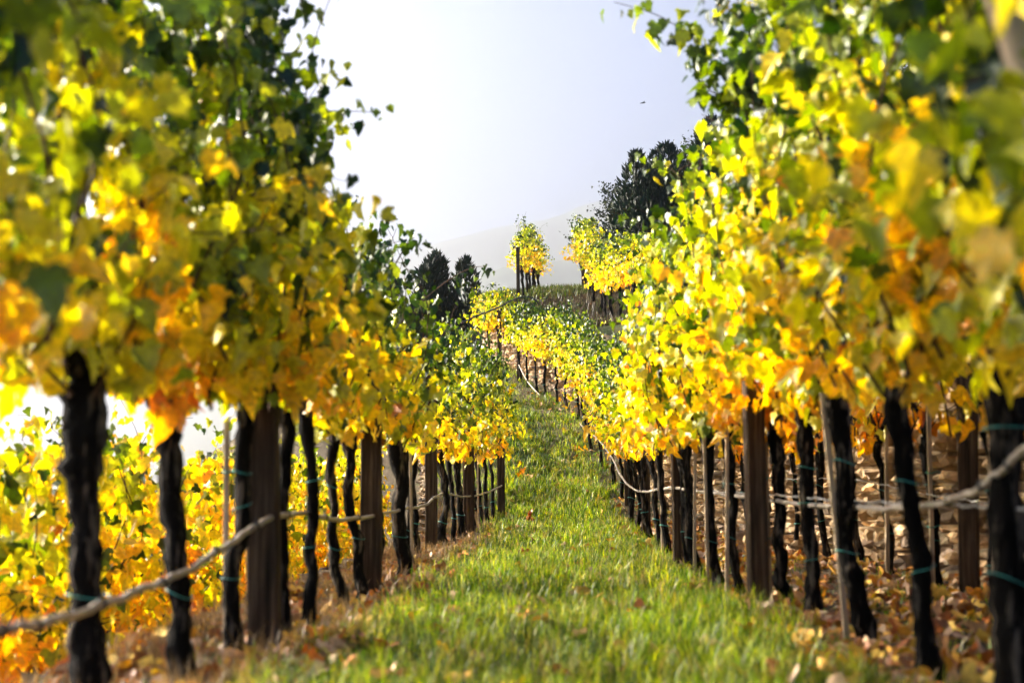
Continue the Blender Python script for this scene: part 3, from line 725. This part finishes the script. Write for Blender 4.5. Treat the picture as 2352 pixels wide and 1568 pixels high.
hose('trellis_wire', [(2520, 1172, 3.9), (2352, 1167, 4.4), (2200, 1160, 5.1), (1950, 1150, 6.9), (1740, 1134, 9), (1540, 1122, 13.3)], .0045, M_WIRE, 'thin metal wire behind the looping drip hose in the right row', cat='wire')
hose('trellis_wire', [(2560, 1210, 5.2), (2290, 1158, 7.8), (2130, 1135, 9.5), (1950, 1100, 12.2), (1800, 1100, 15.2)], .004, M_WIRE, 'thin wire strung along the row before the stone wall', cat='wire')
hose('water_pipe', [(1060, 742, 34), (1091, 727, 34.5), (1140, 708, 35.5), (1180, 688, 36.5), (1210, 682, 37), (1230, 690, 37), (1243, 712, 37), (1250, 740, 37)], .022, M_BLACK, 'black pipe arching above the vines in front of the hilltop clump', n=60, cat='pipe')
hose('cable', [(1425, 690, 38), (1440, 700, 38.2), (1458, 706, 38.4), (1475, 700, 38.4), (1500, 694, 38.2)], .012, M_WIRE, 'coiled pale cable hanging under the golden hilltop vines', n=40, cat='cable')

# ------------------------------------------------------------------ trees
def dec_tree(px, y, top, label, seed, spread=.35, nleaf=4, lsize=.07, thin=1.0, bare=.25):
    r = np.random.default_rng(seed); x = pos_x(px, y); z0 = float(H(x, y)) - .1; height = (cray(px, top, y)[2] - z0) * .98
    g = tag(empty('deciduous_tree', (x, y, z0)), label, 'tree', 'trees on the hilltop')
    mb = MB(); tips = []
    def grow(p, d, L, rad, lev):
        n = 7; pts = [p.copy()]; dd = d.copy()
        for i in range(n):
            dd = dd + r.normal(0, .09, 3) + np.array([0, 0, .035]); dd /= np.linalg.norm(dd); p = p + dd * L / n; pts.append(p.copy())
            if lev >= 2: tips.append((p.copy(), lev))
        mb.add(*tube(np.array(pts), np.linspace(rad, rad * .45, n + 1), 5 if lev else 8, False))
        if lev < 4:
            kids = [6, 5, 4, 3][lev]
            for k in range(kids):
                t = r.uniform(.35, 1.0) if lev else r.uniform(.28, 1.0); q = pts[min(n, int(t * n))]
                a = r.uniform(0, 2 * np.pi); sp = r.uniform(.5, 1.0) * (1 if lev else 1.15)
                nd = dd * (1 - sp * .35) + np.array([math.cos(a), math.sin(a), .15]) * sp * (spread / .35) * .8; nd /= np.linalg.norm(nd)
                grow(q, nd, L * r.uniform(.5, .72), rad * .5 * (1.1 - .3 * t), lev + 1)
    grow(np.zeros(3), np.array([r.normal(0, .05), r.normal(0, .05), 1.0]), height * .52, height * .022, 0)
    V = np.vstack(mb.V)
    link('trunk', mesh_np('trunk', V, [np.vstack(mb.Q)], [M_BARK]), g)
    tp = np.array([t[0] for t in tips]); N = int(len(tp) * nleaf * thin)
    P = tp[r.integers(0, len(tp), N)] + r.normal(0, .10, (N, 3)) * height / 7
    D = r.normal(0, 1, (N, 3)); D[:, 2] -= .6
    c = leafcol(r.normal(.08, .06, N)) * np.array([.7, .55, .7])
    Vv, T, C = leaves_mesh(P, D, r.normal(0, 1, (N, 3)), lsize * r.uniform(.6, 1.3, N), c, 3, r)
    link('crown', mesh_np('crown', Vv, [T], [M_TREELEAF], C), g)
def conifer(px, y, top, width, label, seed, n=9000, base=0.03, group='conifers', round_=1.0, dark=1.0, blunt=False):
    r = np.random.default_rng(seed); x = pos_x(px, y); z0 = float(H(x, y)) - .1; height = cray(px, top, y)[2] - z0
    g = tag(empty('conifer_tree', (x, y, z0)), label, 'conifer', group)
    mb = MB(); mb.add(*tube(np.array([[0, 0, 0], [.03, .02, height * .5], [0, 0, height * .93]]), [height * .025, height * .016, .01], 7, False))
    # several leaders make an uneven outline
    lead = [(0, 0, 1.0, 1.0)] + [(r.normal(0, width * .24), r.normal(0, width * .24), r.uniform(.68, .93), r.uniform(.4, .65)) for _ in range(9)]
    if blunt: lead = [(r.normal(0, width * .27), r.normal(0, width * .27), 1 - .42 * r.random(), r.uniform(.3, .55)) for _ in range(17)]; lead[0] = (0, 0, 1, .35)
    P = []; D = []
    for (lx, ly, lh, lw) in lead:
        m = int(n * lw / 4.2)
        t = r.random(m) ** .8; hh = height * lh
        prof = (np.sin(np.clip(t * .92 + .1, 0, 1) * np.pi * .5 + .0) * 0 + (1 - t) ** (.48 if blunt else .6)) * (np.clip(t / .12, .55, 1)) * width * .5 * lw * round_
        a = r.uniform(0, 2 * np.pi, m); rho = np.sqrt(r.random(m)) * .35 + .68
        lump = 1 + .22 * np.sin(a * 4 + t * 23 + lx * 5) + .12 * np.sin(a * 9 - t * 31)
        rr = prof * rho * lump
        P.append(np.column_stack([lx * (1 - t * .25) + rr * np.cos(a), ly * (1 - t * .25) + rr * np.sin(a), base * height + t * hh * (1 - base)]))
        D.append(np.column_stack([np.cos(a) * .45, np.sin(a) * .45, np.full(m, 1.0)]))
        mb.add(*tube(np.array([[0, 0, height * .1], [lx * .8, ly * .8, hh * .5], [lx * .75, ly * .75, hh * .95]]), [.05, .035, .01], 5, False))
    link('trunk', mesh_np('trunk', np.vstack(mb.V), [np.vstack(mb.Q)], [M_BARK]), g)
    P = np.vstack(P); D = np.vstack(D); N = len(P)
    D = D + r.normal(0, .28, (N, 3)); D /= np.linalg.norm(D, axis=1)[:, None]
    nn_ = r.normal(0, 1, (N, 3)); b = np.cross(D, nn_); b /= np.linalg.norm(b, axis=1)[:, None]
    L = r.uniform(.16, .34, N)[:, None]; W_ = L * .16
    V = np.stack([P, P + D * L * .45 + b * W_, P + D * L, P + D * L * .45 - b * W_], 1).reshape(-1, 3)
    Q = np.arange(N * 4).reshape(-1, 4)
    c = np.stack([r.uniform(.012, .028, N), r.uniform(.030, .055, N), r.uniform(.012, .022, N)], 1) * .5 * dark
    link('crown', mesh_np('crown', V, [Q], [M_TREELEAF], np.repeat(c, 4, 0)), g)
conifer(1535, 49, 322, 3.6, 'dark conifer standing left of the taller conifer on the hill', 21)
conifer(1645, 51, 258, 3.4, 'tallest broad dark conifer rising behind the right row', 22, 15000)
conifer(1506, 47.5, 395, 2.5, 'short dark conifer close behind the golden hilltop row', 25, 6000)
conifer(1000, 50, 580, 3.0, 'dark bushy conifer standing alone beyond the left row', 23, 12000, blunt=True)
dec_tree(1432, 58, 340, 'thin airy tree with open twigs left of the dark conifers', 31, .6, 2.4, .085)
dec_tree(1590, 60, 290, 'dark leafy tree half hidden behind the tall conifer', 32, .45, 6, .09)
dec_tree(1690, 60, 195, 'tall twiggy tree topping the leaves of the right row', 33, .4, 5, .09)
dec_tree(1995, 56, 55, 'highest tree top peeping over the right row of vines', 34, .4, 5, .10)
# small dark bird in the sky
bd = MB(); t = np.linspace(0, 1, 7); bp_ = np.column_stack([(t - .5) * .22, np.zeros(7), .01 * np.sin(t * 3)])
bd.add(*tube(bp_, [.004, .016, .026, .028, .022, .012, .003], 8))
for s in (-1, 1):
    V = np.array([[.03, 0, .01], [-.04, 0, .01], [-.02, s * .09, .05], [.03, s * .08, .055], [-.045, s * .2, .035], [-.03, s * .2, .03]]); bd.add(np.vstack([V, V - [0, 0, .006]]), np.array([[0, 1, 2, 3], [3, 2, 4, 5], [6, 9, 8, 7], [9, 11, 10, 8]]))
o = bd.build('bird', M_BLACK); o.location = cray(1478, 237, 55); o.rotation_euler = (0, -.2, .4); tag(o, 'tiny dark bird flying in the pale sky above the path', 'bird')

# ------------------------------------------------------------------ grass, litter
def blades(name, U, Y, hgt, wid, cols, r, lean=.5, zside=0):
    X = cx(Y) + U; Z = H(X, Y) - .005; N = len(U)
    a = r.uniform(0, 2 * np.pi, N); d = np.stack([np.cos(a), np.sin(a), np.zeros(N)], 1)
    b = np.stack([-np.sin(a), np.cos(a), np.zeros(N)], 1); tw = r.uniform(-1, 1, N)[:, None]; b = b + d * tw; b /= np.linalg.norm(b, axis=1)[:, None]
    h = hgt[:, None]; wv = wid[:, None]; ln = (r.uniform(.1, 1.0, N) ** 1.2 * lean)[:, None]
    P = np.column_stack([X, Y, Z]); up = np.array([[0, 0, 1.0]])
    m1 = P + up * h * .55 + d * h * ln * .35; tp = P + up * h * (1 - .35 * ln) + d * h * ln
    V = np.stack([P - b * wv, P + b * wv, m1 + b * wv * .8, m1 - b * wv * .8, tp], 1).reshape(-1, 3)
    k = (np.arange(N) * 5)[:, None]
    Q = k + np.array([[0, 1, 2, 3]]); T = k + np.array([[3, 2, 4]])
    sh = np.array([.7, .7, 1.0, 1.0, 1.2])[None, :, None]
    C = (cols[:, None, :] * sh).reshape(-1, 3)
    return link(name, mesh_np(name, V, [Q, T], [M_GRASS], C))
def grass_cols(N, r, Y, U, dry=.12):
    g = np.array([(.04, .10, .004), (.12, .22, .005), (.27, .38, .008), (.45, .50, .015), (.06, .13, .006)])
    c = g[r.integers(0, 5, N)] * r.uniform(.75, 1.2, (N, 1))
    patch = .5 + .5 * np.sin(U * 3 + Y * .9) * np.sin(Y * 1.7 - U * 2)
    dr = r.random(N) < dry * (.5 + patch)
    c[dr] = np.array([.42, .36, .16]) * r.uniform(.6, 1.15, (dr.sum(), 1))
    return c
r = np.random.default_rng(77)
def scatter(n, y0, y1, u0, u1, p=1.0, clump=0):
    Y = y0 + (y1 - y0) * r.random(n) ** p; U = u0 + (u1 - u0) * r.random(n)
    return U, Y
parts = [(90000, 3.6, 9, -1.15, 1.15), (70000, 9, 17, -1.15, 1.1), (50000, 17, 27, -1.2, 1.15), (52000, 26, 43, -2.3, 1.55)]
Us, Ys = zip(*[scatter(*p) for p in parts]); U = np.concatenate(Us); Y = np.concatenate(Ys)
edge = np.clip(1.05 - np.abs(U - .1) - .12 * np.sin(Y * 2.3) * np.sin(Y * .9 + 1), 0, 1); keep = (r.random(len(U)) < np.clip(edge * 2.2 + .12, 0, 1)) | (Y > 26)
tuft = .5 + .5 * np.sin(U * 7 + 2 * np.sin(Y * 2.3)) * np.sin(Y * 5.1 + 3 * np.sin(U * 3))
pat = .5 + .5 * np.sin(U * 2.3 + Y * .8) * np.sin(Y * 1.15 - U * 1.3)
keep &= (r.random(len(U)) < .30 + .70 * tuft) & (r.random(len(U)) < .45 + .55 * pat)
U = U[keep]; Y = Y[keep]; tuft = tuft[keep]; N = len(U)
hgt = (.04 + .12 * r.random(N) ** 1.4) * (.6 + .8 * tuft) * np.where(Y > 20, 1.25, 1); wid = np.where(Y < 9, .0019, np.where(Y < 17, .003, .0045)) * r.uniform(.7, 1.4, N)
nk = 1500; ku = r.uniform(-1.05, 1.15, nk); ky = 3.8 + 32 * r.random(nk) ** 1.25; k = r.integers(0, nk, 62000); ks = r.uniform(.5, 1.3, nk)
U2 = ku[k] + r.normal(0, .035, len(k)) * ks[k]; Y2 = ky[k] + r.normal(0, .035, len(k)) * ks[k]
U = np.concatenate([U, U2]); Y = np.concatenate([Y, Y2]); hgt = np.concatenate([hgt, (.07 + .12 * r.random(len(k))) * ks[k]]); wid = np.concatenate([wid, np.where(Y2 < 9, .0022, np.where(Y2 < 17, .0032, .005)) * r.uniform(.7, 1.3, len(k))])
GC = grass_cols(len(U), r, Y, U); tone = r.uniform(.55, 1.35, nk); GC *= (.8 + .55 * (.5 + .5 * np.sin(U * 2.3 + Y * .8) * np.sin(Y * 1.15 - U * 1.3)))[:, None]; GC[N:] *= tone[k][:, None] * np.array([1.15, 1.0, .9])
tag(blades('grass', U, Y, hgt, wid, GC, r, 1.1), kind='stuff')
# thin grass and weeds under the vines
U = np.concatenate([r.uniform(1.0, 2.9, 14000), r.uniform(-2.0, -1.0, 9000)]); Y = 3.6 + 26 * r.random(len(U)) ** 1.3
ok = (U < wu(Y) - .1) & (r.random(len(U)) < .25 + .75 * (np.sin(U * 5 + Y * 1.3) * np.sin(Y * 2.1 - U) > .1)); U = U[ok]; Y = Y[ok]; N = len(U)
tag(blades('weeds', U, Y, .03 + .06 * r.random(N), np.full(N, .004), grass_cols(N, r, Y, U, .3), r, 1.0), kind='stuff')
# straw-dry grass along the left row
nt_ = 420; tu = r.uniform(-1.95, -1.0, nt_); ty = 4.2 + 22 * r.random(nt_) ** 1.2; k = r.integers(0, nt_, 15000)
U = tu[k] + r.normal(0, .045, 15000); Y = ty[k] + r.normal(0, .06, 15000); N = len(U)
c = np.array([.36, .26, .14]) * r.uniform(.35, 1.2, (N, 1)) * np.array([1, .95, .9])
tag(blades('dry_grass', U, Y, .05 + .15 * r.random(N) ** 1.5, np.full(N, .0026), c, r, .9), kind='stuff')
# turf on the hilltop and along the wall top
n = 60000; Y = 36 + 18 * r.random(n); U = wu(Y) + .15 + 11 * r.random(n) ** 1.1; ok = (Y > 44.3) | (r.random(n) < .6); Y = Y[ok]; U = U[ok]; n = len(Y)
hc = grass_cols(n, r, Y, U, .25) * .4; br = (Y < 44.3) & (r.random(n) < .8); hc[br] = np.array([.10, .065, .035]) * r.uniform(.3, 1.2, (br.sum(), 1))  # turf colour darkened to paint the ridge's shade; brown blades are dry brush
tag(blades('hilltop_grass', U, Y, .08 + .2 * r.random(n), np.full(n, .010), hc, r, .8), kind='stuff')
# fallen leaves
def litter(n, y0, y1, u0, u1, p=1.3):
    Y = y0 + (y1 - y0) * r.random(n) ** p; U = u0 + (u1 - u0) * r.random(n); return U, Y
L = [litter(3300, 3.6, 22, 1.0, 3.0), litter(2000, 3.6, 20, -1.95, -.95), litter(230, 4, 30, -1.0, 1.0), litter(320, 20, 37, .9, 2.1)]
U = np.concatenate([a for a, b in L]); Y = np.concatenate([b for a, b in L]); ok = U < wu(Y) - .05; U = U[ok]; Y = Y[ok]; N = len(U)
X = cx(Y) + U; Z = H(X, Y) + r.uniform(.008, .035, N) + np.where(np.abs(U) < 1, .04, 0)
a = r.uniform(0, 2 * np.pi, N); tip = np.column_stack([np.cos(a), np.sin(a), r.normal(0, .35, N)]); nor = np.column_stack([r.normal(0, .45, N), r.normal(0, .45, N), np.ones(N)])
pal = np.array([(.62, .26, .04), (.70, .38, .06), (.45, .15, .04), (.55, .36, .20), (.34, .16, .08), (.75, .50, .08), (.60, .42, .28)])
c = pal[r.integers(0, 7, N)] * r.uniform(.7, 1.1, (N, 1))
V, T, C = leaves_mesh(np.column_stack([X, Y, Z]), tip, nor, r.uniform(.06, .11, N), c, 2, r)
tag(link('fallen_leaves', mesh_np('fallen_leaves', V, [T], [M_LITTER], C)), kind='stuff')
for px, d, lab, c in [(752, 6.55, 'bright orange fallen leaf on the ground right of the broad left post', (.80, .30, .03)),
                      (818, 5.75, 'dark orange fallen leaf lying in the grass at the bottom edge', (.60, .20, .03)),
                      (757, 8.2, 'pale golden upright fallen leaf beside the crooked slim left trunk', (.85, .50, .12))]:
    x = pos_x(px, d); V, T, C = leaves_mesh(np.zeros((1, 3)), np.array([[-.8, .3, .15]]), np.array([[.1, -.5, 1.0]]), np.array([.11]), np.array([c]), 1, r)
    o = link('fallen_leaf', mesh_np('fallen_leaf', V, [T], [M_LITTER], C)); o.location = (x, d, float(H(x, d)) + .05); tag(o, lab, 'leaf', 'large fallen leaves')
# red-brown weed in the path
mb = MB(); P = []
for k in range(3):
    q = np.array([[0, 0, 0], [.01 * k - .01, 0, .1], [.02 * k - .03, .01, .2 + .03 * k]]); mb.add(*tube(q, .004, 5)); P += [q[1] + r.normal(0, .02, 3) for _ in range(5)] + [q[2] - [0, 0, .03 * j] + r.normal(0, .012, 3) for j in range(4)]
x = pos_x(1218, 23); g = tag(empty('dead_weed', (x, 23, float(H(x, 23)))), 'small upright red-brown withered weed in the middle of the grass path', 'weed')
mb.build('stem', M_CANE, g); P = np.array(P); N = len(P)
V, T, C = leaves_mesh(P, r.normal(0, 1, (N, 3)) - [0, 0, 1], r.normal(0, 1, (N, 3)), np.full(N, .06), np.tile([.42, .12, .03], (N, 1)), 2, r)
link('foliage', mesh_np('foliage', V, [T], [M_LEAF], C), g)

# ------------------------------------------------------------------ haze over the valley
if HAZE_DENSITY:
    x0, x1, y0, y1, z0, z1 = -9500, 9500, -40, 9200, -125, 1150
    V = np.array([(x, y, z) for z in (z0, z1) for y in (y0, y1) for x in (x0, x1)], float)
    Q = np.array([(0, 2, 3, 1), (4, 5, 7, 6), (0, 1, 5, 4), (2, 6, 7, 3), (0, 4, 6, 2), (1, 3, 7, 5)])
    m, n, out = new_mat('haze')
    pv = n.nodes.new('ShaderNodeVolumePrincipled'); pv.inputs['Color'].default_value = (.63, .645, .69, 1); pv.inputs['Density'].default_value = HAZE_DENSITY; pv.inputs['Anisotropy'].default_value = .83
    n.links.new(pv.outputs[0], out.inputs['Volume'])
    tag(link('haze', mesh_np('haze', V, [Q], [m], smooth=False)), kind='stuff')
